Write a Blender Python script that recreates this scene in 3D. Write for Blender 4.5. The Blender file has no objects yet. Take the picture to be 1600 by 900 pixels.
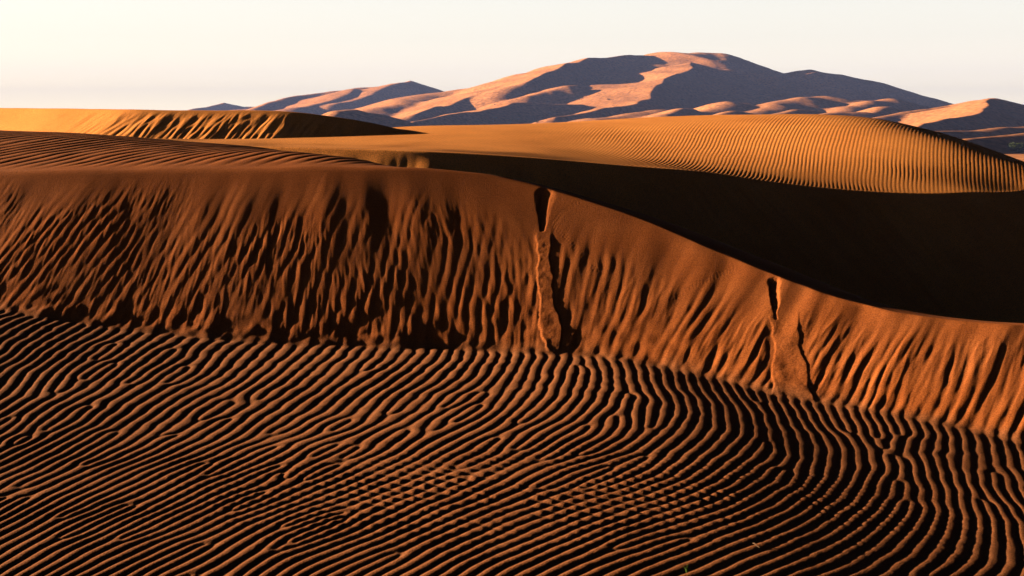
import bpy, math, random
import numpy as np

random.seed(7)
rng = np.random.default_rng(11)
SC = bpy.context.scene
COL = SC.collection
f4 = np.float32

# ------------------------------------------------------------------ camera
CAM = np.array([0.0, 0.0, 1.6])
FPX = 2200.0                      # focal length in pixels of the 1600 px wide picture
HY = 183.0                        # row of the horizon
PITCH = math.atan((450.0 - HY) / FPX)
SUN_EL = math.radians(9.7)
SUN_FW = math.radians(14.3)       # the sun stands left and a little ahead


def pt(px, py, d):
    """world point seen along a sight line at depth d"""
    a = (px - 800.0) / FPX
    b = (450.0 - py) / FPX
    dy = math.cos(PITCH) + b * math.sin(PITCH)
    dz = -math.sin(PITCH) + b * math.cos(PITCH)
    return np.array([a / dy * d, d, CAM[2] + dz / dy * d])


# foot of the slip face: turns from facing the camera (left, middle) to facing the sun (right)
FOOT_PX = [(-300, 452), (-120, 470), (0, 486), (150, 513), (300, 530), (440, 540), (600, 546), (750, 549), (800, 550.5), (900, 556),
           (1000, 567), (1100, 590), (1200, 614), (1300, 634), (1400, 652), (1500, 672), (1600, 694), (1750, 728)]
TURN_PX = [-300, 0, 150, 330, 450, 600, 750, 830, 900, 1000, 1100, 1300, 1600, 1800]
TURN = [16, 15, 13, 9.6, 5.8, 3.0, 4.8, 10.8, 17.5, 25, 30, 32, 32, 32]


def _foot():
    q = np.arange(-300, 1751, 2.0)
    y = np.interp(q, [p[0] for p in FOOT_PX], [p[1] for p in FOOT_PX])
    t = np.tan(np.radians(np.interp(q, TURN_PX, TURN)))
    D = np.zeros_like(q); i0 = int(np.argmin(np.abs(q - 800)))
    D[i0] = 9.6
    for sgn in (1, -1):
        i = i0
        while 0 <= i + sgn < len(q):
            k = i + sgn
            D[k] = D[i]
            for _ in range(5):
                x0, x1 = pt(q[i], y[i], D[i])[0], pt(q[k], y[k], D[k])[0]
                D[k] = D[i] - 0.5 * (t[i] + t[k]) * (x1 - x0)
            i = k
    return np.array([pt(a, b, c) for a, b, c in zip(q, y, D)])


FOOT3 = _foot()
_bx = np.arange(-30, 30, 0.02)
_e0 = (FOOT3[60, 2] - FOOT3[0, 2]) / (FOOT3[60, 0] - FOOT3[0, 0]); _e1 = (FOOT3[-1, 2] - FOOT3[-60, 2]) / (FOOT3[-1, 0] - FOOT3[-60, 0])
_bz = np.interp(_bx, FOOT3[:, 0], FOOT3[:, 2])
_l = np.clip(_bx - FOOT3[0, 0], -30, 0); _r = np.clip(_bx - FOOT3[-1, 0], 0, 30)
_bz = _bz + _e0 * 3 * np.tanh(_l / 3) + _e1 * 3 * np.tanh(_r / 3)
_k = np.exp(-0.5 * (np.arange(-75, 76) * 0.02 / 0.3) ** 2); _k /= _k.sum()
_bz = np.convolve(np.pad(_bz, 75, mode='edge'), _k, mode='valid')


def base_z(x):
    """the foreground flat: falls away gently to the right"""
    return np.interp(x, _bx, _bz)


def on_plane(px, py):
    a = (px - 800.0) / FPX
    b = (450.0 - py) / FPX
    dy = math.cos(PITCH) + b * math.sin(PITCH)
    dz = -math.sin(PITCH) + b * math.cos(PITCH)
    t = -CAM[2] / dz
    for _ in range(40):
        t += 0.5 * ((base_z(a * t) - CAM[2]) / dz - t)
    return np.array([a * t, dy * t])


# ------------------------------------------------------------------ noise
_perm = rng.permutation(4096)
_ga = rng.random(4096) * 2 * np.pi
_gx = np.cos(_ga).astype(f4)
_gy = np.sin(_ga).astype(f4)


def gn(x, y, seed=0):
    """gradient noise, about -0.7..0.7"""
    x = np.asarray(x, dtype=np.float64) + seed * 17.31
    y = np.asarray(y, dtype=np.float64) + seed * 9.77
    xf = np.floor(x); yf = np.floor(y)
    xi = xf.astype(np.int64); yi = yf.astype(np.int64)
    fx = (x - xf).astype(f4); fy = (y - yf).astype(f4)

    def g(ix, iy, dx, dy):
        h = _perm[(_perm[ix & 4095] + iy) & 4095]
        return _gx[h] * dx + _gy[h] * dy
    u = fx * fx * fx * (fx * (fx * 6 - 15) + 10)
    v = fy * fy * fy * (fy * (fy * 6 - 15) + 10)
    a = g(xi, yi, fx, fy); b = g(xi + 1, yi, fx - 1, fy)
    c = g(xi, yi + 1, fx, fy - 1); d = g(xi + 1, yi + 1, fx - 1, fy - 1)
    p = a + u * (b - a)
    q = c + u * (d - c)
    return p + v * (q - p)


def smin(a, b, k):
    h = np.clip(0.5 + 0.5 * (b - a) / k, 0, 1)
    return b + (a - b) * h - k * h * (1 - h)


def smax(a, b, k):
    return -smin(-a, -b, k)


def sstep(a, b, x):
    t = np.clip((x - a) / (b - a), 0, 1)
    return t * t * (3 - 2 * t)


class TPS:
    """thin plate surface through scattered points"""
    def __init__(self, pts, smooth=1e-4):
        P = np.asarray(pts, dtype=float)
        self.c = P[:, :2]
        n = len(P)
        r = np.linalg.norm(self.c[:, None] - self.c[None], axis=2)
        K = np.where(r > 0, r * r * np.log(r + 1e-12), 0) + np.eye(n) * smooth
        Q = np.hstack([np.ones((n, 1)), self.c])
        A = np.block([[K, Q], [Q.T, np.zeros((3, 3))]])
        s = np.linalg.solve(A, np.concatenate([P[:, 2], np.zeros(3)]))
        self.w, self.a = s[:n], s[n:]

    def __call__(self, x, y):
        out = self.a[0] + self.a[1] * x + self.a[2] * y
        for (cx, cy), w in zip(self.c, self.w):
            r2 = (x - cx) ** 2 + (y - cy) ** 2 + 1e-12
            out = out + (0.5 * w) * r2 * np.log(r2)
        return out


class Curve:
    """plan curve y = F(x), smoothed, with nearest-point parameters"""
    def __init__(self, pts, sm=0.15, step=0.01, pad=12.0):
        P = np.array(sorted([tuple(p) for p in pts]), dtype=float)
        x = np.arange(P[0, 0] - pad, P[-1, 0] + pad, step)
        cols = []
        for k in range(1, P.shape[1]):
            y = np.interp(x, P[:, 0], P[:, k])
            if k == 1:
                s0 = (P[1, k] - P[0, k]) / (P[1, 0] - P[0, 0]) * 0.6
                s1 = (P[-1, k] - P[-2, k]) / (P[-1, 0] - P[-2, 0]) * 0.6
                y = np.where(x < P[0, 0], P[0, k] + (x - P[0, 0]) * s0, y)
                y = np.where(x > P[-1, 0], P[-1, k] + (x - P[-1, 0]) * s1, y)
            n = int(3 * sm / step)
            ker = np.exp(-0.5 * (np.arange(-n, n + 1) * step / sm) ** 2)
            ker /= ker.sum()
            y = np.convolve(np.pad(y, n, mode='edge'), ker, mode='valid')
            cols.append(y)
        self.x = x; self.cols = cols; self.F = cols[0]
        self.D = np.gradient(self.F, step)
        self.S = np.cumsum(np.sqrt(1 + self.D ** 2)) * step

    def near(self, x, y, it=7):
        xs = x.copy()
        for _ in range(it):
            F = np.interp(xs, self.x, self.F); D = np.interp(xs, self.x, self.D)
            st = ((x - xs) + (y - F) * D) / (1 + D * D)
            xs = xs + 0.7 * np.clip(st, -1.5, 1.5)
        F = np.interp(xs, self.x, self.F); D = np.interp(xs, self.x, self.D)
        d = ((y - F) - (x - xs) * D) / np.sqrt(1 + D * D)
        return xs, d

    def at(self, xs, k=0):
        return np.interp(xs, self.x, self.cols[k])

    def arc(self, xs):
        return np.interp(xs, self.x, self.S)


# ------------------------------------------------------------------ mesh from a grid
def grid_mesh(name, X, Y, Z, mat):
    n, m = X.shape
    co = np.empty((n * m, 3), dtype=f4)
    co[:, 0] = X.ravel(); co[:, 1] = Y.ravel(); co[:, 2] = Z.ravel()
    i = np.arange((n - 1) * (m - 1)).reshape(n - 1, m - 1)
    r, c = np.divmod(i, m - 1)
    v = r * m + c
    q = np.stack([v, v + 1, v + m + 1, v + m], axis=-1).reshape(-1, 4).astype(np.int32)
    me = bpy.data.meshes.new(name)
    me.vertices.add(n * m); me.vertices.foreach_set('co', co.ravel())
    me.loops.add(q.size); me.loops.foreach_set('vertex_index', q.ravel())
    me.polygons.add(len(q))
    me.polygons.foreach_set('loop_start', np.arange(0, q.size, 4, dtype=np.int32))
    me.polygons.foreach_set('use_smooth', np.ones(len(q), dtype=bool))
    me.update(calc_edges=True)
    me.materials.append(mat)
    o = bpy.data.objects.new(name, me)
    COL.objects.link(o)
    return o


def struct(o, label, cat):
    o['kind'] = 'structure'; o['label'] = label; o['category'] = cat
    return o


# ------------------------------------------------------------------ materials
def sand(name, base, grain, bump, big, fresh=None):
    m = bpy.data.materials.new(name); m.use_nodes = True
    nt = m.node_tree; N = nt.nodes; L = nt.links
    b = N['Principled BSDF']
    b.inputs['Roughness'].default_value = 0.95
    b.inputs['Specular IOR Level'].default_value = 0.08
    g = N.new('ShaderNodeNewGeometry')
    n1 = N.new('ShaderNodeTexNoise'); n1.inputs['Scale'].default_value = big
    n1.inputs['Detail'].default_value = 5
    n2 = N.new('ShaderNodeTexNoise'); n2.inputs['Scale'].default_value = grain
    n2.inputs['Detail'].default_value = 3
    for n in (n1, n2):
        L.new(g.outputs['Position'], n.inputs['Vector'])
    r1 = N.new('ShaderNodeValToRGB')
    r1.color_ramp.elements[0].position = 0.3; r1.color_ramp.elements[1].position = 0.72
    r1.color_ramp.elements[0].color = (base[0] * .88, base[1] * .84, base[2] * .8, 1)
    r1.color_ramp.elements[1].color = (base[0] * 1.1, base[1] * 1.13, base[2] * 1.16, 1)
    L.new(n1.outputs['Fac'], r1.inputs['Fac'])
    r2 = N.new('ShaderNodeValToRGB')
    r2.color_ramp.elements[0].position = 0.32; r2.color_ramp.elements[1].position = 0.68
    r2.color_ramp.elements[0].color = (.55, .52, .50, 1)
    r2.color_ramp.elements[1].color = (1.32, 1.34, 1.36, 1)
    L.new(n2.outputs['Fac'], r2.inputs['Fac'])
    mx = N.new('ShaderNodeMix'); mx.data_type = 'RGBA'; mx.blend_type = 'MULTIPLY'
    mx.inputs[0].default_value = 0.95
    L.new(r1.outputs['Color'], mx.inputs[6]); L.new(r2.outputs['Color'], mx.inputs[7])
    col = mx.outputs[2]
    if fresh:                     # finer, redder sand where it has avalanched
        at = N.new('ShaderNodeAttribute'); at.attribute_name = 'fresh'
        tint = N.new('ShaderNodeMix'); tint.data_type = 'RGBA'; tint.blend_type = 'MULTIPLY'
        tint.inputs[7].default_value = tuple(f / q for f, q in zip(fresh, base)) + (1,)
        L.new(at.outputs['Fac'], tint.inputs[0]); L.new(col, tint.inputs[6]); col = tint.outputs[2]
    L.new(col, b.inputs['Base Color'])
    if bump:
        bp = N.new('ShaderNodeBump'); bp.inputs['Strength'].default_value = 1.0
        bp.inputs['Distance'].default_value = bump
        L.new(n2.outputs['Fac'], bp.inputs['Height']); L.new(bp.outputs['Normal'], b.inputs['Normal'])
    return m


SANDC = (0.50, 0.205, 0.082)
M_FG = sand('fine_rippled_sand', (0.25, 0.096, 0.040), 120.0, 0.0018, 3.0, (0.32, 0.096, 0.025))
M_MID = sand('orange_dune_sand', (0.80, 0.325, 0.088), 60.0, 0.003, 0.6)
M_FAR = sand('distant_dune_sand', (0.68, 0.31, 0.14), 0.25, 0.0, 0.02)


def plain_mat(name, c, rough=0.8, var=0.4, scale=6):
    m = bpy.data.materials.new(name); m.use_nodes = True
    N = m.node_tree.nodes; L = m.node_tree.links
    b = N['Principled BSDF']; b.inputs['Roughness'].default_value = rough
    b.inputs['Specular IOR Level'].default_value = 0.2
    n = N.new('ShaderNodeTexNoise'); n.inputs['Scale'].default_value = scale
    r = N.new('ShaderNodeValToRGB')
    r.color_ramp.elements[0].color = tuple(v * (1 - var) for v in c) + (1,)
    r.color_ramp.elements[1].color = tuple(min(1, v * (1 + var)) for v in c) + (1,)
    g = N.new('ShaderNodeNewGeometry')
    L.new(g.outputs['Position'], n.inputs['Vector'])
    L.new(n.outputs['Fac'], r.inputs['Fac']); L.new(r.outputs['Color'], b.inputs['Base Color'])
    return m


M_LEAF = plain_mat('shrub_leaves', (0.03, 0.05, 0.016))
M_STEM = plain_mat('shrub_wood', (0.10, 0.065, 0.04))
M_TWIG = plain_mat('dry_twig', (0.09, 0.055, 0.035), scale=80)
M_GRASS = plain_mat('green_grass_blade', (0.10, 0.20, 0.03), scale=80)

# ================================================================== FOREGROUND DUNE
TAN = 0.60
FOOT = Curve([tuple(p) for p in FOOT3[::10]], sm=0.18)
brink_px = [(-300, 271), (-120, 269), (0, 268), (200, 266), (420, 264), (560, 262), (650, 262), (760, 272), (840, 290), (900, 308),
            (1000, 342), (1100, 384), (1200, 425), (1300, 462), (1400, 487), (1500, 501), (1600, 508), (1750, 516)]
BR = []
for px, py in brink_px:
    lo, hi = 5.0, 30.0
    for _ in range(50):
        mid = 0.5 * (lo + hi)
        p = pt(px, py, mid)
        _, dd = FOOT.near(np.array([p[0]]), np.array([p[1]]), 30)
        if TAN * dd[0] + base_z(p[0]) < p[2]:
            lo = mid
        else:
            hi = mid
    BR.append(pt(px, py, lo))
BR = np.array(BR)
BRC = Curve([tuple(p) for p in BR], sm=0.18)

top_pts = [tuple(p) for p in BR]
for px, py, e in [(-300, 201, 5.2), (-120, 203, 4.6), (0, 205, 4.0), (100, 208, 3.6), (200, 214, 3.2), (300, 223, 2.7), (400, 235, 2.1),
                  (500, 246, 1.5), (580, 254, 0.9)]:
    i = np.interp(px, [b[0] for b in brink_px], BR[:, 1])
    p = pt(px, py, i + e)
    top_pts.append(tuple(p))
    top_pts.append((p[0] * 1.15, p[1] + 2.5, p[2] - 0.35))
    top_pts.append((p[0] * 1.3, p[1] + 6.0, p[2] - 1.5))
for k, (px, py) in enumerate(brink_px):
    if px >= 640:
        p = BR[k]
        t = (BR[min(k + 1, len(BR) - 1)] - BR[k - 1])[:2]; t /= np.linalg.norm(t)
        nrm = np.array([-t[1], t[0]])
        for e, dz in [(0.25, 0.022), (0.8, 0.16), (2.0, 0.72), (4.0, 1.7)]:
            q = p[:2] + nrm * e
            top_pts.append((q[0], q[1], p[2] - dz))
TOP = TPS(top_pts, 2e-4)

# ---- ripple phase: fitted to the run of the ripple crests over the flat
LAM = 0.09
rip = """50 520 33;150 560 37;300 560 38;400 580 35;30 640 33;150 640 35;300 640 36;420 640 33;50 720 32;150 720 30;300 720 31;420 700 27
50 820 30;150 830 30;300 800 27;420 780 24;50 890 30;250 880 28;500 620 38;600 600 42;560 680 28;500 740 23;600 760 22;500 850 23
650 860 24;700 600 42;800 590 55;750 660 32;850 640 37;700 720 22;800 720 22;900 700 27;800 800 22;700 800 22;850 870 23;650 560 45
750 560 60;850 565 75;930 575 88;900 600 72;1000 600 90;960 640 60;1040 640 98;1080 640 94;1030 700 62;950 720 30;1000 740 35
1050 780 25;950 800 22;1100 850 22;1000 870 24;1100 700 76;1160 640 100;1130 720 64;1180 700 88;1150 760 42;1200 800 27;1250 850 25
1250 640 105;1260 700 86;1260 740 62;1350 640 108;1340 700 94;1330 760 55;1300 820 27;1400 880 30;1450 660 112;1450 740 106;1480 790 96
1400 790 58;1490 860 72;1550 660 110;1560 720 114;1570 800 88;1590 700 114;1560 880 65"""
samp = [tuple(float(v) for v in s.split()) for s in rip.replace('\n', ';').split(';')]
DEG = 6
EXPS = [(i, j) for i in range(DEG + 1) for j in range(DEG + 1 - i) if i + j > 0]


def nu(x):
    return x / 3.0


def nv(y):
    return (y - 7.2) / 2.6




def ripple_len(px, py):
    top = min(max((py - 560) / 200.0, 0), 1)
    left = 0.078 + (0.062 - 0.078) * top
    right = min(max((px - 1000) / 350.0, 0), 1)
    return left + (0.066 - left) * right


rows, rhs = [], []
for px, py, ang in samp:
    a = math.radians(ang)
    p0 = on_plane(px, py)
    p1 = on_plane(px + 6 * math.cos(a), py - 6 * math.sin(a))
    t = (p1 - p0) / np.linalg.norm(p1 - p0)
    n = np.array([t[1], -t[0]])          # to the right of the line
    u, v = nu(p0[0]), nv(p0[1])
    gx = np.array([(i * u ** (i - 1) * v ** j if i else 0) / 3.0 for i, j in EXPS])
    gy = np.array([(j * u ** i * v ** (j - 1) if j else 0) / 2.6 for i, j in EXPS])
    K = 2 * math.pi / ripple_len(px, py)
    rows.append((gx * t[0] + gy * t[1]) * 3.2); rhs.append(0.0)
    rows.append((gx * n[0] + gy * n[1]) * 1.2); rhs.append(K * 1.2)
for k, (i, j) in enumerate(EXPS):
    r = np.zeros(len(EXPS)); r[k] = 0.008 * (i + j) ** 2
    rows.append(r); rhs.append(0.0)
COEF = np.linalg.lstsq(np.array(rows), np.array(rhs), rcond=None)[0]

def ripple_phase(x, y):
    u = np.clip(nu(x), -1.45, 1.25); v = np.clip(nv(y), -1.15, 1.75)
    ru = nu(x) - u; rv = nv(y) - v
    ph = np.zeros_like(x)
    up = [np.ones_like(u)]; vp = [np.ones_like(v)]
    for _ in range(DEG):
        up.append(up[-1] * u); vp.append(vp[-1] * v)
    for c, (i, j) in zip(COEF, EXPS):
        ph += c * up[i] * vp[j]
    K = 2 * math.pi / LAM
    return ph + K * (0.93 * 3.0 * ru - 0.35 * 2.6 * rv)


PAIRS = []
for _k in range(92):                      # forks and dead ends of the ripples
    x = rng.uniform(-4.2, 4.2); y = rng.uniform(4.6, 9.5)
    if _k > 62:
        x = rng.uniform(-3.0, 0.2); y = rng.uniform(4.7, 7.6)
    q = ripple_phase(np.array([x, x + .01, x]), np.array([y, y, y + .01]))
    a = math.atan2(q[1] - q[0], -(q[2] - q[0]))      # along the crests
    PAIRS.append((x, y, (rng.uniform(0.5, 1.3) if _k <= 62 else rng.uniform(0.3, 0.8)) + (0.5 if x > 0.6 else 0), rng.choice([-1, 1]), a + rng.uniform(-.06, .06)))


def dislocate(x, y):
    ph = np.zeros_like(x); am = np.ones_like(x)
    for (cx, cy, ln, sg, a) in PAIRS:
        dx, dy = math.cos(a) * ln / 2, math.sin(a) * ln / 2
        m = (np.abs(x - cx) < 2.5) & (np.abs(y - cy) < 2.5)
        xx, yy = x[m], y[m]
        r1 = (xx - cx - dx) ** 2 + (yy - cy - dy) ** 2
        r2 = (xx - cx + dx) ** 2 + (yy - cy + dy) ** 2
        th = np.arctan2(yy - cy - dy, xx - cx - dx) - np.arctan2(yy - cy + dy, xx - cx + dx)
        th = (th + np.pi) % (2 * np.pi) - np.pi
        far = np.sqrt((xx - cx) ** 2 + (yy - cy) ** 2)
        ph[m] += sg * th * sstep(2.5, 1.5, far)
        am[m] *= (1 - 0.55 * np.exp(-r1 / 0.0009)) * (1 - 0.55 * np.exp(-r2 / 0.0009))
    return ph, am


def ripple_shape(ph, skew=0.45, p=1.2):
    q = ph - skew * np.sin(ph)
    return (0.5 + 0.5 * np.cos(q)) ** p


def line_dist(x, y, P):
    """distance to a polyline, fraction along it, side"""
    best = np.full(x.shape, 1e9); tt = np.zeros_like(x); sd = np.zeros_like(x)
    P = np.asarray(P, float)
    seg = np.linalg.norm(np.diff(P, axis=0), axis=1); cum = np.concatenate([[0], np.cumsum(seg)])
    for i in range(len(P) - 1):
        d = (P[i + 1] - P[i]); l2 = d @ d
        t = np.clip(((x - P[i, 0]) * d[0] + (y - P[i, 1]) * d[1]) / l2, 0, 1)
        rx = x - P[i, 0] - t * d[0]; ry = y - P[i, 1] - t * d[1]
        r = np.hypot(rx, ry)
        m = r < best
        best = np.where(m, r, best)
        tt = np.where(m, (cum[i] + t * seg[i]) / cum[-1], tt)
        sd = np.where(m, np.sign(d[0] * ry - d[1] * rx), sd)
    return best, tt, sd


def slip_xy(px, py):
    """plan position of a sight line on the foreground slip face"""
    lo, hi = 5.0, 16.0
    for _ in range(40):
        mid = 0.5 * (lo + hi)
        p = pt(px, py, mid)
        _, dd = FOOT.near(np.array([p[0]]), np.array([p[1]]), 20)
        if TAN * max(dd[0], 0) + base_z(p[0]) < p[2]:
            lo = mid
        else:
            hi = mid
    return pt(px, py, lo)[:2]


def fg_height(x, y):
    xs, d = FOOT.near(x, y)
    s = FOOT.arc(xs)
    d = d + (0.035 * gn(x * 2.6, y * 2.6, 11) + 0.022 * gn(x * 8, y * 8, 12)) * np.exp(-(d / 0.35) ** 2)
    zt = TOP(x, y)
    xb, db = BRC.near(x, y)
    zb = BRC.at(xb, 1)
    t = np.clip(TAN * d / np.maximum(zb - base_z(x), 0.2), -0.5, 1.6)        # 0 at the foot, 1 at the brink
    on_slip = sstep(-0.02, 0.06, t) * sstep(1.12, 0.97, t)
    # --- flat ripples
    w = gn(x * 1.7, y * 1.7, 1) * 1.5 + gn(x * 4.2, y * 4.2, 2) * 1.3 + gn(x * 10, y * 10, 3) * 0.45
    ph0 = ripple_phase(x, y)
    dph, dam = dislocate(x, y)
    ph = ph0 + w + dph
    amp = (0.0060 + 0.0011 * sstep(7.0, 8.6, y) - 0.0013 * sstep(0.4, 1.6, x)) * (1 + 0.5 * gn(x * 2.1, y * 2.1, 4) + 0.3 * gn(x * 6, y * 6, 9)) * dam
    # --- zone where the ripples break up into beads
    zx, zy = on_plane(860, 770)
    bead = np.exp(-(((x - zx) * 0.9 + (y - zy) * 0.55) / 1.5) ** 2 - (((y - zy) * 0.95 - (x - zx) * 0.2) / 0.7) ** 2)
    bead = bead * sstep(-0.25, 0.25, gn(x * 1.7, y * 1.7, 5) + 0.4 * gn(x * 6, y * 6, 17) + 0.28)
    along = (x * 0.5 + y * 0.87) * 2 * math.pi / 0.085 + 3.2 * gn(x * 3.5, y * 3.5, 6) + 1.6 * gn(x * 9, y * 9, 16) + ph0 * 0.12
    bm = 1 - bead * (0.9 * (0.5 + 0.5 * np.cos(along)) ** 1.2)
    rs = ripple_shape(ph)
    amp = amp * (1 + 0.75 * bead)
    crumble = (gn(x * 38, y * 38, 7) * 0.0008 + gn(x * 85, y * 85, 10) * 0.0007) * (0.5 + 0.35 * bead) * rs
    flat = amp * rs * bm + crumble + 0.012 * gn(x * 0.8, y * 0.8, 8) + base_z(x) - 1.5 * np.maximum(d - 0.3, 0)
    # --- slip face: broad lobes above, flutes below
    dd = np.maximum(d, 0)
    sl = s + 0.22 * dd * sstep(6.5, 3.0, s - FOOT.arc(np.array([-4.4]))[0])
    right = sstep(0.2, 1.6, x)
    lobes = gn(sl * 2.2, dd * 0.5, 21) * 0.017 + gn(sl * 5.2, dd * 0.7, 22) * (0.007 + 0.019 * right)
    lobes *= 0.30 + 0.70 * sstep(0.10, 0.75, t)
    lobes *= sstep(1.05, 0.70 + 0.25 * right, t)
    fw = gn(s * 5, dd * 2.2, 23) * 2.2 * sstep(0.0, 0.35, t) + gn(s * 11, dd * 5, 24) * 0.9
    xf = xs + 0.06 * gn(s * 2.3, dd * 1.4, 25) * sstep(0, 0.5, t)
    Ff = FOOT.at(xf)
    phf = ripple_phase(xf, Ff)
    dphf, _ = dislocate(xf, Ff)
    fl_env = sstep(0.92, 0.42, t + 0.28 * gn(s * 1.6, dd * 0.5, 26)) * (0.62 + 0.9 * gn(s * 3.2, dd * 1.8, 27))
    flutes = (0.0046 + 0.0050 * right) * ripple_shape(phf + dphf + fw, 0.3, 1.1) * np.clip(fl_env + 0.05 * right, 0, 1.3)
    wig = 0.035 * gn(s * 3.5, dd * 3.0, 35)
    fine = ((0.35 - np.abs(gn((sl + wig) * 8, dd * 1.3, 28))) * (0.0066 + 0.0050 * right) + (0.35 - np.abs(gn((sl + wig) * 17, dd * 2.3, 36))) * (0.0052 + 0.0025 * right) + gn(sl * 36, dd * 5, 29) * 0.0032 + gn(x * 60, y * 60, 40) * 0.0006)
    fine = fine * (1 + 0.1 * right) * sstep(0.86, 0.62, t + 0.3 * gn(s * 1.3, 0 * s, 37)) * sstep(0.0, 0.10, t) * np.clip(0.75 + 0.8 * gn(s * 1.8, dd * 1.2, 38), 0.2, 1.3)
    foot_rough = gn(x * 16, y * 16, 30) * 0.006 * np.exp(-((t - 0.02) / 0.07) ** 2)
    tmask = np.zeros_like(x)
    for cl, hw, hh, al, aw, ad in SLUMPS:
        r, f, side = line_dist(x, y, cl)
        tmask = np.maximum(tmask, sstep(1.25, 0.85, r / hw) * sstep(0.15, 0.3, f))
    z_slip = TAN * d + base_z(x) + (lobes + flutes * (1 - tmask) + fine * (1 - tmask)) * sstep(-0.01, 0.05, t) + foot_rough + 0.004 * tmask
    # --- slumps
    for cl, hw, hh, al, aw, ad in SLUMPS:
        r, f, side = line_dist(x, y, cl)
        wv = hw * (0.85 + 0.5 * gn(f * 5 + hw * 90, f * 2, 31)) * sstep(-0.02, 0.25, f) * (0.85 + 0.4 * f - 0.3 * sstep(0.9, 1.0, f)) + 1e-4
        rj = r + 0.012 * gn(x * 12, y * 12, 32) + 0.005 * gn(x * 40, y * 40, 33)
        ton = sstep(1.0, 0.86, rj / wv) * sstep(0.20, 0.34, f + 0.05 * gn(x * 12, y * 12, 39))
        rough = gn(x * 16, y * 16, 32) * 0.0032 + gn(x * 45, y * 45, 33) * 0.0014
        z_slip = z_slip + ton * (hh * (0.75 + 0.5 * sstep(0.3, 1, f)) + rough)
        r2, f2, s2 = line_dist(x, y, al)
        rj2 = r2 + 0.020 * gn(s * 15, dd * 5, 46) + 0.014 * gn(s * 38, dd * 9, 47)
        wa = aw * (1.15 - 0.95 * f2) + 1e-4
        hol = sstep(1.15, 0.2, rj2 / wa)
        z_slip = z_slip - hol * (ad + 0.018 * gn(s * 34, dd * 2, 34))
    # --- windward top with fine ripples
    tr = ripple_shape(2 * math.pi / 0.15 * (0.93 * x - 0.42 * y) + 3.0 * gn(x * 0.9, y * 0.9, 41) + 1.2 * gn(x * 2.5, y * 2.5, 42))
    left = sstep(1.2, -0.8, x)
    zt = zt + 0.0075 * tr * sstep(0.1, 0.5, db) * left + 0.01 * gn(x * 0.9, y * 0.9, 43) * left
    zt = zt + 0.004 * gn(x * 3, y * 3, 44)
    k = 0.004 + 0.028 * left
    z = smin(z_slip, zt, k)
    z = smax(flat, z, 0.022 + 0.03 * right + 0.012 * gn(x * 3, y * 3, 13))
    # --- beetle tracks over the upper slip face
    for tr_ in TRACKS:
        r, f, side = line_dist(x, y, tr_['p'])
        L = tr_['l']
        z = z - 0.0016 * np.exp(-((r - 0.012) / 0.009) ** 2) * (0.5 + 0.5 * np.cos(f * L / 0.03 * 2 * math.pi + side * 1.6)) ** 2
    return z


def poly(pts):
    return [slip_xy(*p) for p in pts]


SLUMPS = [
    (poly([(856, 318), (849, 352), (850, 390), (851, 430), (855, 480), (862, 520), (865, 545)]), 0.066, 0.008,
     poly([(851, 304), (850, 325), (848, 360)]), 0.075, 0.019),
    (poly([(1222, 440), (1222, 475), (1228, 520), (1232, 560), (1236, 600), (1240, 636)]), 0.128, 0.007,
     poly([(1210, 440), (1210, 460), (1212, 500)]), 0.042, 0.020),
]
TRACKS = []
for tp in ([(866, 348), (880, 330), (900, 318), (925, 306)], [(862, 350), (885, 372), (910, 402), (932, 424)],
           [(1050, 468), (1085, 448), (1115, 434), (1150, 414)]):
    P = np.array(poly(tp))
    TRACKS.append({'p': P, 'l': float(np.sum(np.linalg.norm(np.diff(P, axis=0), axis=1)))})

U = np.concatenate([np.linspace(-0.80, -0.43, 90)[:-1], np.linspace(-0.43, 0.43, 1430), np.linspace(0.43, 1.1, 150)[1:]])
ncol = len(U)
ys = [2.6]
while ys[-1] < 3.8:
    ys.append(ys[-1] + 0.02)
while ys[-1] < 26:
    y = ys[-1]
    ys.append(y + (0.0065 if y < 12.2 else 0.0065 + 0.012 * (y - 12.2)))
Yr = np.array(ys)
X = U[None, :] * (Yr[:, None] + 0.6)
Y = np.repeat(Yr[:, None], ncol, axis=1)
Z = np.maximum(fg_height(X, Y), -3.3)
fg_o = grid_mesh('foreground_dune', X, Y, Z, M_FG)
_xs, _d = FOOT.near(X, Y)
_f = sstep(-0.02, 0.14, _d + 0.05 * gn(X * 5, Y * 5, 14)) * (0.85 + 0.3 * gn(X * 2, Y * 2, 15))
_at = fg_o.data.attributes.new('fresh', 'FLOAT', 'POINT'); _at.data.foreach_set('value', np.clip(_f, 0, 1).astype(f4).ravel())
fg = struct(fg_o,
            'rippled sand flat and fluted slip face filling the foreground', 'sand dune')

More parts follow.
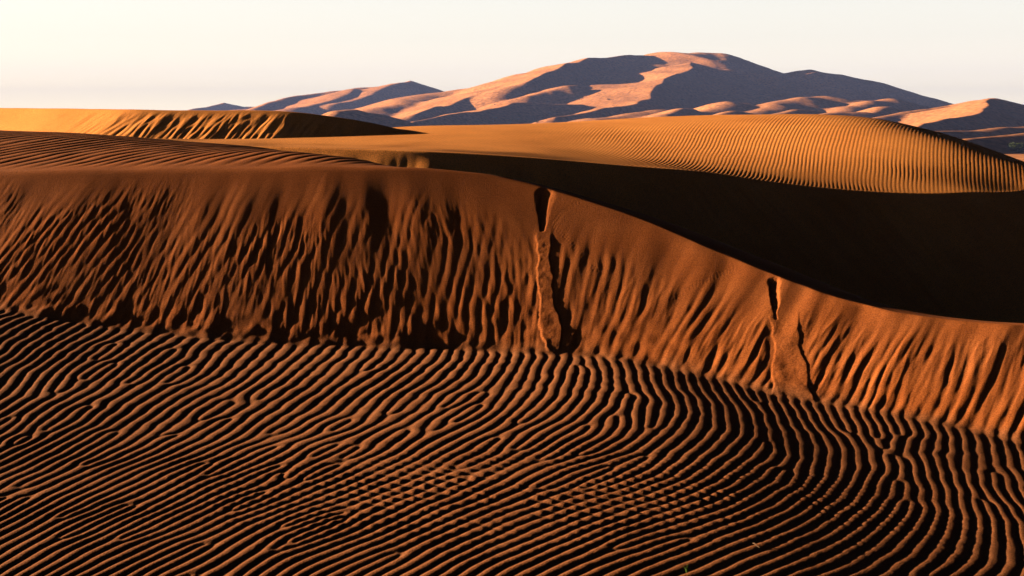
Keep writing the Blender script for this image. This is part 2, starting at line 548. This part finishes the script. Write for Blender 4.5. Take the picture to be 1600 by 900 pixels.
# ================================================================== MIDDLE DUNE
mb = [(-200, 212, 25), (200, 222, 23.3), (400, 229, 22.8), (520, 232, 22.6), (650, 236, 22.45), (850, 248, 22.5), (1000, 261, 23.0), (1100, 268.5, 23.6),
      (1200, 283, 24.3), (1300, 294.5, 25), (1380, 300.5, 25.4), (1450, 303, 25.6), (1520, 301, 26.0), (1600, 297, 26.8), (1750, 290, 28.5)]
MB = np.array([pt(*p) for p in mb])
MBC = Curve([tuple(p) for p in MB], sm=0.35)
mt = [tuple(p) for p in MB]
crest = [(640, 198, 37), (700, 197, 38), (800, 195, 39), (900, 190, 39.5), (1000, 185, 40), (1100, 181, 40), (1160, 180, 39.5),
         (1240, 184, 39), (1340, 189.5, 38.2), (1420, 199, 37), (1500, 217, 34), (1560, 238, 30.5), (1600, 258, 28.5)]
for c in crest:
    p = pt(*c)
    mt.append(tuple(p))
    if c[0] < 1550:
        mt.append((p[0] * 1.06, p[1] + 4, p[2] - 0.30))
        mt.append((p[0] * 1.15, p[1] + 10, p[2] - 1.4))
    else:
        mt.append((p[0] + 1.6, p[1] + 1.2, p[2] - 0.5))
for c in [(560, 214, 33), (440, 225, 31), (300, 222, 31), (0, 214, 34), (800, 221, 31.5), (1000, 225, 31.5), (1150, 226, 31),
          (-200, 208, 36)]:
    mt.append(tuple(pt(*c)))
MTOP = TPS(mt, 1e-3)


def mid_height(x, y):
    xs, d = MBC.near(x, y)
    zb = MBC.at(xs, 1)
    s = MBC.arc(xs)
    zt = MTOP(x, y)
    ph = 2 * math.pi / 0.084 * (x - 0.14 * y - 0.0183 * x * (y - 30))
    ph = ph + 5.0 * gn(x * 0.28, y * 0.16, 51) + 2.2 * gn(x * 0.8, y * 0.45, 52) + 0.8 * gn(x * 2.4, y * 1.2, 53)
    vis = sstep(-0.05, 0.35, d) * (0.8 + 0.9 * gn(x * 0.25, y * 0.22, 54) + 0.5 * gn(x * 0.9, y * 0.5, 60)) * (1 - 0.8 * sstep(33, 37, y) * sstep(9, 3, x)) * (1 - 0.5 * sstep(5, 9, x))
    zt = zt + 0.0050 * ripple_shape(ph) * np.clip(vis, 0.15, 1.1) + 0.02 * gn(x * 0.35, y * 0.35, 55)
    low = -d
    sl = zb - 0.62 * low + (gn(s * 2.2, low * 0.5, 56) * 0.06 + 0.008 * ripple_shape(2 * math.pi * s / 0.2 + 5 * gn(s * 1.6, low * 0.8, 57)) * (0.5 + gn(s * 0.8, low * .5, 59))) * sstep(0.02, 0.5, low)
    sl = smax(sl, -3.0 + 0.05 * gn(x * .4, y * .4, 58), 0.25)
    z = smin(sl, zt + 3.0 * np.maximum(low, 0), 0.02)
    z = np.where(low < -0.4, zt, z)
    return z


U = np.concatenate([np.linspace(-0.60, -0.40, 60)[:-1], np.linspace(-0.40, 0.40, 1450), np.linspace(0.40, 0.95, 160)[1:]])
ncol = len(U)
ys = [8.0]
while ys[-1] < 56:
    y = ys[-1]
    ys.append(y + (0.12 if y < 15 else 0.045 if y < 41 else 0.045 + 0.05 * (y - 41)))
Yr = np.array(ys)
X = U[None, :] * Yr[:, None]
Y = np.repeat(Yr[:, None], ncol, axis=1)
Z = np.maximum(mid_height(X, Y), -3.1)
struct(grid_mesh('middle_dune', X, Y, Z, M_MID), 'bright orange rippled dune behind the dark shaded hollow', 'sand dune')

# ================================================================== RIDGE DUNE at the left
lr = [(-300, 166, 44.5), (-150, 167, 41), (0, 168, 38.0), (100, 169, 36.2), (190, 170, 34.85), (220, 170.5, 34.65), (300, 172, 34.45), (400, 171.5, 34.25), (450, 173, 34.15), (500, 178, 34.1),
      (560, 187, 34.0), (600, 195, 34.0), (632, 203, 34.1), (680, 214, 34.2)]
LR = np.array([pt(*p) for p in lr])
LRC = Curve([tuple(p) for p in LR], sm=0.3)


def ridge_height(x, y):
    xs, d = LRC.near(x, y)
    zc = LRC.at(xs, 1); s = LRC.arc(xs)
    low = np.maximum(-d, 0)
    sl = s + 0.25 * low
    n = gn(sl * 1.2, low * 0.5, 61) * 0.035 + gn(sl * 3.6, low * 0.7, 62) * 0.035 + (0.3 - np.abs(gn(sl * 7, low * 1.6, 66))) * 0.03
    fl = 0.014 * ripple_shape(2 * math.pi * sl / 0.16 + 3.5 * gn(s * 1.5, low, 63)) * sstep(0.35, 0.9, low)
    right = sstep(-11.5, -8.5, x)
    front = zc - 0.6 * low + (n * (0.12 + 0.88 * right) + fl * (0.1 + 0.9 * right)) * sstep(0.03, 0.4, low)
    back = zc - 0.05 * np.maximum(d, 0) - 0.004 * np.maximum(d, 0) ** 2 + 0.02 * gn(x, y, 64)
    z = smin(front, back, 0.04)
    # small hollow with sharp edge near the left end of the face
    h = pt(213, 188, 36.0)
    r = np.hypot((x - h[0] - 0.2 * (y - h[1])) / 0.15, (y - h[1]) / 0.6) + 0.5 * gn(x * 5, y * 3, 67)
    z = z - 0.10 * sstep(1.0, 0.5, r)
    return z


U = np.concatenate([np.linspace(-0.75, -0.45, 60)[:-1], np.linspace(-0.45, 0.02, 700)])
Yr = np.concatenate([np.arange(30.5, 38.5, 0.03), np.arange(38.5, 70, 0.25)])
X = U[None, :] * Yr[:, None]
Y = np.repeat(Yr[:, None], len(U), axis=1)
Z = np.maximum(ridge_height(X, Y), -3.2)
struct(grid_mesh('ridge_dune', X, Y, Z, M_MID), 'low dune with dark fluted slip face behind the left crest', 'sand dune')


# ================================================================== GROUND AND FAR DUNES
def ground_z(x, y):
    r = np.hypot(x, y)
    return -12.0 + 8.2 * np.exp(-r / 230.0)


def ridges_height(x, y, RID, seed, k=2.5):
    base = ground_z(x, y) - 4.0
    wx = x + 22 * gn(x / 170, y / 170, seed) + 7 * gn(x / 60, y / 60, seed + 1)
    wy = y + 22 * gn(x / 170, y / 170, seed + 2) + 7 * gn(x / 60, y / 60, seed + 3)
    z = base
    for P3, sl, sr, cap in RID:
        P3 = np.asarray(P3)
        rs_, zs_, ns_ = [], [], []
        for i in range(len(P3) - 1):
            a, b = P3[i], P3[i + 1]
            dx, dy = b[0] - a[0], b[1] - a[1]; l = math.hypot(dx, dy)
            t = np.clip(((wx - a[0]) * dx + (wy - a[1]) * dy) / (l * l), 0, 1)
            rx = wx - a[0] - t * dx; ry = wy - a[1] - t * dy
            r = np.hypot(rx, ry)
            rs_.append(r); zs_.append(a[2] + t * (b[2] - a[2])); ns_.append((dy * rx - dx * ry) / l / np.maximum(r, 1e-3))
        best = np.min(rs_, axis=0)
        wsum = np.zeros_like(x); zc = np.zeros_like(x); sn = np.zeros_like(x)
        for r, zz, nn in zip(rs_, zs_, ns_):
            q = np.exp(-(r - best) / (1.0 + 0.06 * best))
            wsum += q; zc += q * zz; sn += q * nn
        zc /= wsum; sn /= wsum
        s = sl + (sr - sl) * (0.5 + 0.5 * sn)
        rr = np.sqrt(best ** 2 + cap ** 2) - cap
        h = np.maximum(zc - base, 1.0)
        z = smax(z, base + h * (1 - s * rr / h) * 1.0, k)
    up = sstep(3, 30, z - base)
    z = z + up * (0.32 - np.sqrt(gn((x + 0.5 * y) / 120, (y - 0.5 * x) / 300, seed + 6) ** 2 + 0.005)) * 13 * (k > 2)
    z = z + 1.5 * gn(x / 45, y / 45, seed + 4) + 0.35 * gn(x / 15, y / 15, seed + 5)
    return z


def R(pts, sl, sr, cap=3.0, dz=0.0):
    return ([pt(*p) + np.array([0, 0, dz]) for p in pts], sl, sr, cap)


MASSIF = [
    R([(560, 178, 1900), (620, 163, 1980), (660, 152, 2080), (690, 145, 2150), (740, 138, 2200), (790, 128, 2250), (820, 119, 2270), (855, 112, 2280)], .25, .22, 25),
    R([(829, 130, 1930), (836, 123, 1980), (861, 110.5, 2060), (885, 101, 2120), (910, 95, 2170), (950, 89, 2230), (985, 86, 2280), (1018, 88, 2310), (1043, 98, 2320)], .22, .75),
    R([(985, 96, 2300), (1030, 84, 2330), (1080, 80, 2350), (1120, 84, 2350), (1165, 97, 2350), (1215, 112, 2340), (1250, 121, 2320)], .3, .22, 40),
    R([(975, 172, 1660), (1008, 155, 1750), (1022, 146, 1810), (1037, 133, 1880), (1037, 122, 1950), (1060, 118, 2010), (1080, 110, 2080), (1086, 100, 2150),
       (1130, 111, 2160), (1180, 115, 2180), (1235, 117.5, 2200)], .11, .62),
    R([(1215, 120, 2170), (1245, 115, 2200), (1280, 115, 2230), (1320, 122, 2250), (1360, 138, 2270), (1400, 154, 2290), (1440, 170, 2300), (1490, 184, 2310)], .22, .6),
    R([(1235, 117, 2290), (1272, 110.5, 2300), (1310, 119, 2310)], .25, .3, 15),
    R([(655, 180, 1750), (682, 171, 1800), (700, 163, 1850), (730, 152, 1900), (750, 147, 1930), (776, 151, 1950)], .2, .52),
    R([(640, 191, 1500), (700, 181, 1550), (740, 174, 1600), (780, 166, 1650), (805, 163, 1680), (850, 164, 1700), (905, 167, 1720)], .2, .48),
    R([(880, 185, 1500), (930, 177, 1540), (965, 168, 1580), (985, 163, 1600), (1012, 169, 1620)], .2, .5),
    R([(825, 150, 1850), (860, 143, 1870), (885, 137, 1890), (901, 137, 1900)], .2, .45, 6),
    R([(520, 183, 1200), (540, 175, 1230), (558, 171, 1250), (574, 175, 1250)], .3, .4, 8),
    R([(1070, 178, 1420), (1110, 169, 1480), (1142, 162.5, 1520), (1166, 165, 1530)], .2, .32, 12),
    R([(1170, 178, 1450), (1215, 167, 1520), (1245, 157, 1580), (1290, 154.5, 1620), (1330, 160, 1640)], .2, .30, 16),
    R([(1325, 176, 1500), (1355, 163, 1570), (1385, 159, 1610), (1420, 163, 1630), (1450, 171, 1630)], .2, .32, 12),
    R([(1345, 178, 1300), (1378, 170, 1340), (1396, 171, 1350), (1406, 176, 1350)], .2, .36, 8),
    R([(1195, 184, 1250), (1235, 176, 1290), (1268, 178, 1300)], .2, .36, 8),
    R([(1280, 185, 1200), (1310, 176, 1240), (1345, 178, 1250)], .2, .36, 8),
    R([(1020, 182, 1350), (1060, 173, 1400), (1082, 173, 1410), (1100, 179, 1410)], .2, .38, 8),
    R([(1110, 186, 1200), (1150, 178, 1240), (1185, 181, 1250)], .2, .36, 8),
    R([(930, 186, 1400), (985, 178, 1440), (1030, 174, 1460)], .2, .3, 10),
]
PEAK = [
    R([(400, 171, 2700), (430, 160, 2800), (470, 150, 2900), (520, 143, 2950), (570, 138, 3000), (610, 132, 3000), (636, 128, 3000), (660, 134, 3000), (700, 147, 3000), (750, 165, 3000)], .3, .3, 8),
    R([(525, 163, 2650), (560, 150, 2750), (590, 141, 2820), (612, 134, 2880), (634, 129, 2960)], .2, .56, 9),
    R([(470, 167, 2600), (505, 160, 2680), (530, 150, 2760), (556, 141, 2850)], .2, .45, 12),
    R([(290, 173, 3700), (330, 168, 3750), (357, 162, 3800), (390, 169, 3800), (430, 169, 3800)], .2, .4),
    R([(380, 170, 3300), (420, 166, 3300), (480, 165, 3300)], .2, .3),
]
RIGHT = [
    R([(1395, 202, 880), (1430, 196, 920), (1465, 188.5, 960), (1510, 180, 1010), (1545, 173, 1060), (1561, 163, 1110), (1565, 153, 1150), (1600, 161, 1200), (1660, 178, 1260)], .2, .5, 2),
    R([(1320, 202, 1050), (1365, 188, 1120), (1420, 175, 1190), (1470, 165, 1230), (1520, 158, 1230), (1562, 153.5, 1180)], .22, .2, 6),
    R([(1440, 206, 690), (1500, 203, 720), (1560, 199, 740), (1640, 195, 760)], .2, .35, 3),
    R([(1500, 221, 500), (1545, 214, 520), (1600, 208, 535), (1660, 204, 540)], .2, .35, 2),
]


def fan(u0, u1, nu_, rows_):
    U = np.linspace(u0, u1, nu_)
    Yr = np.asarray(rows_, float)
    return U[None, :] * Yr[:, None], np.repeat(Yr[:, None], nu_, axis=1)


X, Y = fan(-0.2, 0.42, 760, np.concatenate([np.arange(1050, 1450, 5), np.arange(1450, 2420, 2.4), np.arange(2420, 2760, 5)]))
Z = ridges_height(X, Y, MASSIF, 80)
struct(grid_mesh('great_dune', X, Y, Z, M_FAR), 'great many ridged dune massif on the horizon, half in shadow', 'sand dune')
X, Y = fan(-0.34, 0.04, 420, np.concatenate([np.arange(2480, 3040, 2.5), np.arange(3040, 4200, 9)]))
Z = ridges_height(X, Y, PEAK, 90)
struct(grid_mesh('peaked_dune', X, Y, Z, M_FAR), 'hazy peaked dunes far behind at the left of the massif', 'sand dune')
X, Y = fan(0.20, 0.52, 420, np.concatenate([np.arange(430, 800, 2), np.arange(800, 1300, 1.8), np.arange(1300, 1700, 10)]))
Z = ridges_height(X, Y, RIGHT, 100, k=1.2)
struct(grid_mesh('sharp_crested_dune', X, Y, Z, M_FAR), 'sharp crested dune at right, bright flank left and dark flank right', 'sand dune')

rad = np.concatenate([[2], np.geomspace(6, 6200, 150)])
ang = np.linspace(-math.pi, math.pi, 241)
X = rad[:, None] * np.cos(ang)[None, :]; Y = rad[:, None] * np.sin(ang)[None, :]
Z = ground_z(X, Y) - np.where(rad[:, None] < 60, 0.0, 0)
struct(grid_mesh('ground', X[:, ::-1], Y[:, ::-1], Z[:, ::-1], M_FAR), 'sandy desert plain around the dunes', 'ground')


# ================================================================== SHRUBS
def leafy(name, seed, n=420, w=1.0, h=0.75):
    r = random.Random(seed)
    V, Fc = [], []
    lobes = [(r.uniform(-.6, .6) * w, r.uniform(-.6, .6) * w, r.uniform(.3, .75) * h, r.uniform(.28, .5) * w) for _ in range(7)]
    for _ in range(n):
        lx, ly, lz, lr_ = r.choice(lobes)
        a, b = r.uniform(0, 6.283), math.acos(r.uniform(-0.6, 1))
        q = lr_ * r.uniform(.55, 1.1)
        c = (lx + q * math.sin(b) * math.cos(a), ly + q * math.sin(b) * math.sin(a), max(0.02, lz + q * math.cos(b) * .8))
        s = r.uniform(.05, .11) * w
        e1 = [r.gauss(0, 1) for _ in range(3)]; l = math.sqrt(sum(v * v for v in e1)); e1 = [v / l for v in e1]
        e2 = [r.gauss(0, 1) for _ in range(3)]; l = math.sqrt(sum(v * v for v in e2)); e2 = [v / l for v in e2]
        i = len(V)
        V += [tuple(c[k] - e1[k] * s for k in range(3)), tuple(c[k] + e2[k] * s * .5 for k in range(3)),
              tuple(c[k] + e1[k] * s for k in range(3)), tuple(c[k] - e2[k] * s * .5 for k in range(3))]
        Fc.append((i, i + 1, i + 2, i + 3))
    me = bpy.data.meshes.new(name); me.from_pydata(V, [], Fc); me.update(); me.materials.append(M_LEAF)
    return me


def stems(name, seed, w=1.0, h=0.75):
    r = random.Random(seed)
    V, Fc = [], []
    for _ in range(9):
        a = r.uniform(0, 6.283); q = r.uniform(.2, .6) * w
        p0 = (0.05 * math.cos(a), 0.05 * math.sin(a), -0.15); p1 = (q * math.cos(a), q * math.sin(a), r.uniform(.4, .8) * h)
        i = len(V)
        for p, rr in ((p0, .04 * w), (p1, .012 * w)):
            for k in range(5):
                V.append((p[0] + rr * math.cos(k * 1.2566), p[1] + rr * math.sin(k * 1.2566), p[2]))
        for k in range(5):
            Fc.append((i + k, i + (k + 1) % 5, i + 5 + (k + 1) % 5, i + 5 + k))
    me = bpy.data.meshes.new(name); me.from_pydata(V, [], Fc); me.update(); me.materials.append(M_STEM)
    return me


def far_z(x, y):
    x = np.array([x]); y = np.array([y])
    z = float(ground_z(x, y)[0])
    for rid, sd, k in ((MASSIF, 80, 2.5), (PEAK, 90, 2.5), (RIGHT, 100, 1.2)):
        z = max(z, float(ridges_height(x, y, rid, sd, k)[0]))
    return z


def far_hit(px, py, d0=430, d1=3400, step=6.0):
    d = np.arange(d0, d1, step)
    p = np.array([pt(px, py, v) for v in d])
    z = ground_z(p[:, 0], p[:, 1])
    for rid, sd, k in ((MASSIF, 80, 2.5), (PEAK, 90, 2.5), (RIGHT, 100, 1.2)):
        z = np.maximum(z, ridges_height(p[:, 0], p[:, 1], rid, sd, k))
    i = np.where(z >= p[:, 2])[0]
    return (p[i[0], 0], p[i[0], 1], z[i[0]]) if len(i) else None


def shrub(loc, size, label, mesh_l, mesh_s, group=None):
    e = bpy.data.objects.new('desert_shrub', None); COL.objects.link(e)
    e.location = loc; e.scale = (size, size, size * random.uniform(.8, 1.1)); e.rotation_euler.z = random.uniform(0, 6.28)
    e['label'] = label; e['category'] = 'shrub'
    if group:
        e['group'] = group
    for nm, me in (('foliage', mesh_l), ('stem', mesh_s)):
        o = bpy.data.objects.new(nm, me); COL.objects.link(o); o.parent = e
    return e


LEAF = [leafy('shrub_foliage', 3), leafy('shrub_foliage', 4, 300), leafy('shrub_foliage', 5, 360)]
STEM = [stems('shrub_stems', 3), stems('shrub_stems', 4), stems('shrub_stems', 5)]
dots = [(903, 156, 2.4), (908, 154, 1.7), (951, 157, 2.2), (793, 156, 1.7), (812, 152, 1.3), (851, 156, 1.4), (857, 160, 2.0),
        (811, 184, 2.4), (809, 189, 1.8), (774, 186, 2.0), (771, 192, 1.8), (797, 193, 2.0), (838, 192, 2.4), (848, 187, 1.8), (835, 187, 1.9), (858, 178, 1.4), (870, 178, 1.5),
        (708, 190, 1.5), (694, 190, 1.5), (728, 191, 1.4), (752, 193, 1.6), (617, 173, 2.4), (662, 184, 1.5), (897, 187, 1.5), (906, 175, 1.2),
        (1066, 158, 2.4), (1190, 150, 2.2), (1187, 154, 1.7), (1179, 149, 1.3), (1219, 151, 1.6), (1210, 154, 1.2), (1124, 98, 1.8), (1131, 100, 1.3),
        (773, 165, 1.1), (1469, 202, 1.2), (1502, 203, 1.5)]
for k, (px, py, sz) in enumerate(dots):
    h = far_hit(px, py)
    if h is None:
        continue
    shrub((h[0], h[1], h[2] - 0.1), sz * 1.35, 'tiny dark shrub dotted on the far dune slopes', LEAF[k % 3], STEM[k % 3], 'shrubs scattered over the far dunes')
h = far_hit(1591, 238, 300)
if h is None:
    h = pt(1591, 238, 500)
shrub((h[0], h[1], h[2] - 0.1), 4.2, 'largest green bush, on the sand at the right edge beyond the rippled dune', leafy('bush_foliage', 9, 1500), stems('bush_stems', 9))


# ================================================================== SMALL THINGS ON THE RIPPLES
def fgz(x, y):
    return float(fg_height(np.array([x]), np.array([y]))[0])


def tube(name, pts, rads, mat, nseg=6):
    V, Fc = [], []
    P = [np.array(p, float) for p in pts]
    for i, p in enumerate(P):
        t = P[min(i + 1, len(P) - 1)] - P[max(i - 1, 0)]
        t /= np.linalg.norm(t)
        a = np.cross(t, [0.3, 0.2, 0.93]); a /= np.linalg.norm(a); b = np.cross(t, a)
        for k in range(nseg):
            w = 2 * math.pi * k / nseg
            V.append(tuple(p + rads[i] * (a * math.cos(w) + b * math.sin(w))))
    for i in range(len(P) - 1):
        for k in range(nseg):
            Fc.append((i * nseg + k, i * nseg + (k + 1) % nseg, (i + 1) * nseg + (k + 1) % nseg, (i + 1) * nseg + k))
    Fc.append(tuple(range(nseg))[::-1]); Fc.append(tuple(len(V) - nseg + k for k in range(nseg)))
    me = bpy.data.meshes.new(name); me.from_pydata(V, [], Fc); me.update(); me.materials.append(mat)
    o = bpy.data.objects.new(name, me); COL.objects.link(o)
    return o


a = on_plane(1176, 852); b = on_plane(1187, 859)
tw = []
for f in (0, .3, .6, 1):
    q = a + (b - a) * f
    tw.append((q[0], q[1], fgz(*q) + 0.007 - 0.006 * f + 0.003 * math.sin(f * 7)))
o = tube('twig', tw, [.0016, .0024, .002, .001], M_TWIG)
o['label'] = 'short dry twig lying across the ripples near the bottom right'; o['category'] = 'twig'
c = on_plane(1073, 896); zc = fgz(c[0], c[1])
e = bpy.data.objects.new('grass_sprout', None); COL.objects.link(e); e.location = (c[0], c[1], zc)
e['label'] = 'tiny green grass sprout at the bottom edge among ripples'; e['category'] = 'grass sprout'
for dx, dy, hh in ((0.002, 0, .034), (-0.006, .004, .022), (0.008, -.002, .018)):
    bl = tube('blade', [(0, 0, -.006), (dx * .4, dy * .4, hh * .5), (dx * 1.6, dy * 1.6, hh)], [.0018, .0014, .0003], M_GRASS, 4)
    bl.parent = e

# ================================================================== HAZE
s = 0.0
bx = [(-6500, -6500, -16), (6500, 6500, 128)]
V = [(x, y, z) for z in (bx[0][2], bx[1][2]) for y in (bx[0][1], bx[1][1]) for x in (bx[0][0], bx[1][0])]
me = bpy.data.meshes.new('haze')
me.from_pydata(V, [], [(0, 2, 3, 1), (4, 5, 7, 6), (0, 1, 5, 4), (2, 6, 7, 3), (0, 4, 6, 2), (1, 3, 7, 5)]); me.update()
hz = bpy.data.objects.new('haze', me); COL.objects.link(hz); hz['kind'] = 'stuff'
hz['label'] = 'thin bluish haze over the far dunes'; hz['category'] = 'haze'
m = bpy.data.materials.new('haze_air'); m.use_nodes = True
N = m.node_tree.nodes; N.clear()
out = N.new('ShaderNodeOutputMaterial'); v = N.new('ShaderNodeVolumePrincipled')
v.inputs['Color'].default_value = (0.20, 0.30, 0.78, 1); v.inputs['Density'].default_value = 0.000125
v.inputs['Anisotropy'].default_value = 0.0
m.node_tree.links.new(v.outputs[0], out.inputs['Volume'])
me.materials.append(m)

# ================================================================== LIGHT, SKY, CAMERA
sd = bpy.data.lights.new('sun', 'SUN'); sd.energy = 5.0; sd.angle = math.radians(0.5); sd.color = (1.0, 0.70, 0.40)
so = bpy.data.objects.new('sun', sd); COL.objects.link(so)
from mathutils import Vector
S = Vector((-math.cos(SUN_EL) * math.cos(SUN_FW), math.cos(SUN_EL) * math.sin(SUN_FW), math.sin(SUN_EL)))
so.rotation_euler = S.to_track_quat('Z', 'Y').to_euler()

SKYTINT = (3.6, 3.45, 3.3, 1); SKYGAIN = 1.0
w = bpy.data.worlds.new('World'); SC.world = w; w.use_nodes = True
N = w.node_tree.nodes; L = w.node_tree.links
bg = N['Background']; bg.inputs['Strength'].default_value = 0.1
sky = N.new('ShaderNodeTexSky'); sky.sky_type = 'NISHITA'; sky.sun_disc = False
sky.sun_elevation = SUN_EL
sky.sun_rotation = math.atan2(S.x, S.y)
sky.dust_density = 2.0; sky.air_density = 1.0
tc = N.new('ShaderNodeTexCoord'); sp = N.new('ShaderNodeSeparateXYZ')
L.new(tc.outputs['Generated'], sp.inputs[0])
rp = N.new('ShaderNodeValToRGB')            # bright dusty band along the horizon, sky above kept near black to deepen shadows
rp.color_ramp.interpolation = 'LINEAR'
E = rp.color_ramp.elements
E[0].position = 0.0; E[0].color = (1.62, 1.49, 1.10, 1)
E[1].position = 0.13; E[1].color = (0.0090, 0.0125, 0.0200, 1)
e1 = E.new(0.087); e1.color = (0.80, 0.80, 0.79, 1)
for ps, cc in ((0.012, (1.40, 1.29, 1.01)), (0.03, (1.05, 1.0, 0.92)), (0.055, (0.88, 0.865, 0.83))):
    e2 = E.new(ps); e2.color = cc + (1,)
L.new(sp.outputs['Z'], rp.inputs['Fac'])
dt = N.new('ShaderNodeVectorMath'); dt.operation = 'DOT_PRODUCT'      # unseen sky away from the sun dimmed to cut shadow fill
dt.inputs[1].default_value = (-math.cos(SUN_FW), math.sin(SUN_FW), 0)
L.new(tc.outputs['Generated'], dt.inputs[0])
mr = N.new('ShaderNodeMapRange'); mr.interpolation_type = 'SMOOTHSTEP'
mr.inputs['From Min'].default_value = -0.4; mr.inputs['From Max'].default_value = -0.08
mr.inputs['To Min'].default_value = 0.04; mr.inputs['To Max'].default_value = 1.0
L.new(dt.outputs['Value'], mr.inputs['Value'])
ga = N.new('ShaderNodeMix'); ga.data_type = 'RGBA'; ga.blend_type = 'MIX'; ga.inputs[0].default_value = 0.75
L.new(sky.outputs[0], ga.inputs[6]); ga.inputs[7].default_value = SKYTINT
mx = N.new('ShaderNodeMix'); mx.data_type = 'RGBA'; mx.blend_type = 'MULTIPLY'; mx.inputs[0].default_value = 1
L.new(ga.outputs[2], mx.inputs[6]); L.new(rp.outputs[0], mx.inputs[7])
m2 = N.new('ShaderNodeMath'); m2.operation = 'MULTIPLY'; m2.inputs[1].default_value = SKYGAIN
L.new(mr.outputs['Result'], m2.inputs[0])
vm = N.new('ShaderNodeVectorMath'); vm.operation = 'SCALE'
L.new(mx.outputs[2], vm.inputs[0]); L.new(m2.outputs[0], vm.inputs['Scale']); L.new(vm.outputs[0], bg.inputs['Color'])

cd = bpy.data.cameras.new('camera'); cd.sensor_fit = 'HORIZONTAL'; cd.sensor_width = 36.0
cd.lens = 36.0 * FPX / 1600.0; cd.clip_start = 0.1; cd.clip_end = 20000
co = bpy.data.objects.new('camera', cd); COL.objects.link(co)
co.location = CAM; co.rotation_euler = (math.pi / 2 - PITCH, 0, 0)
SC.camera = co

SC.view_settings.view_transform = 'Standard'; SC.view_settings.look = 'None'
SC.view_settings.gamma = 1; SC.view_settings.exposure = 2.0
SC.cycles.use_denoising = True
SC.cycles.max_bounces = 4; SC.cycles.diffuse_bounces = 0; SC.cycles.volume_bounces = 0
SC.render.resolution_x = 1024; SC.render.resolution_y = 576
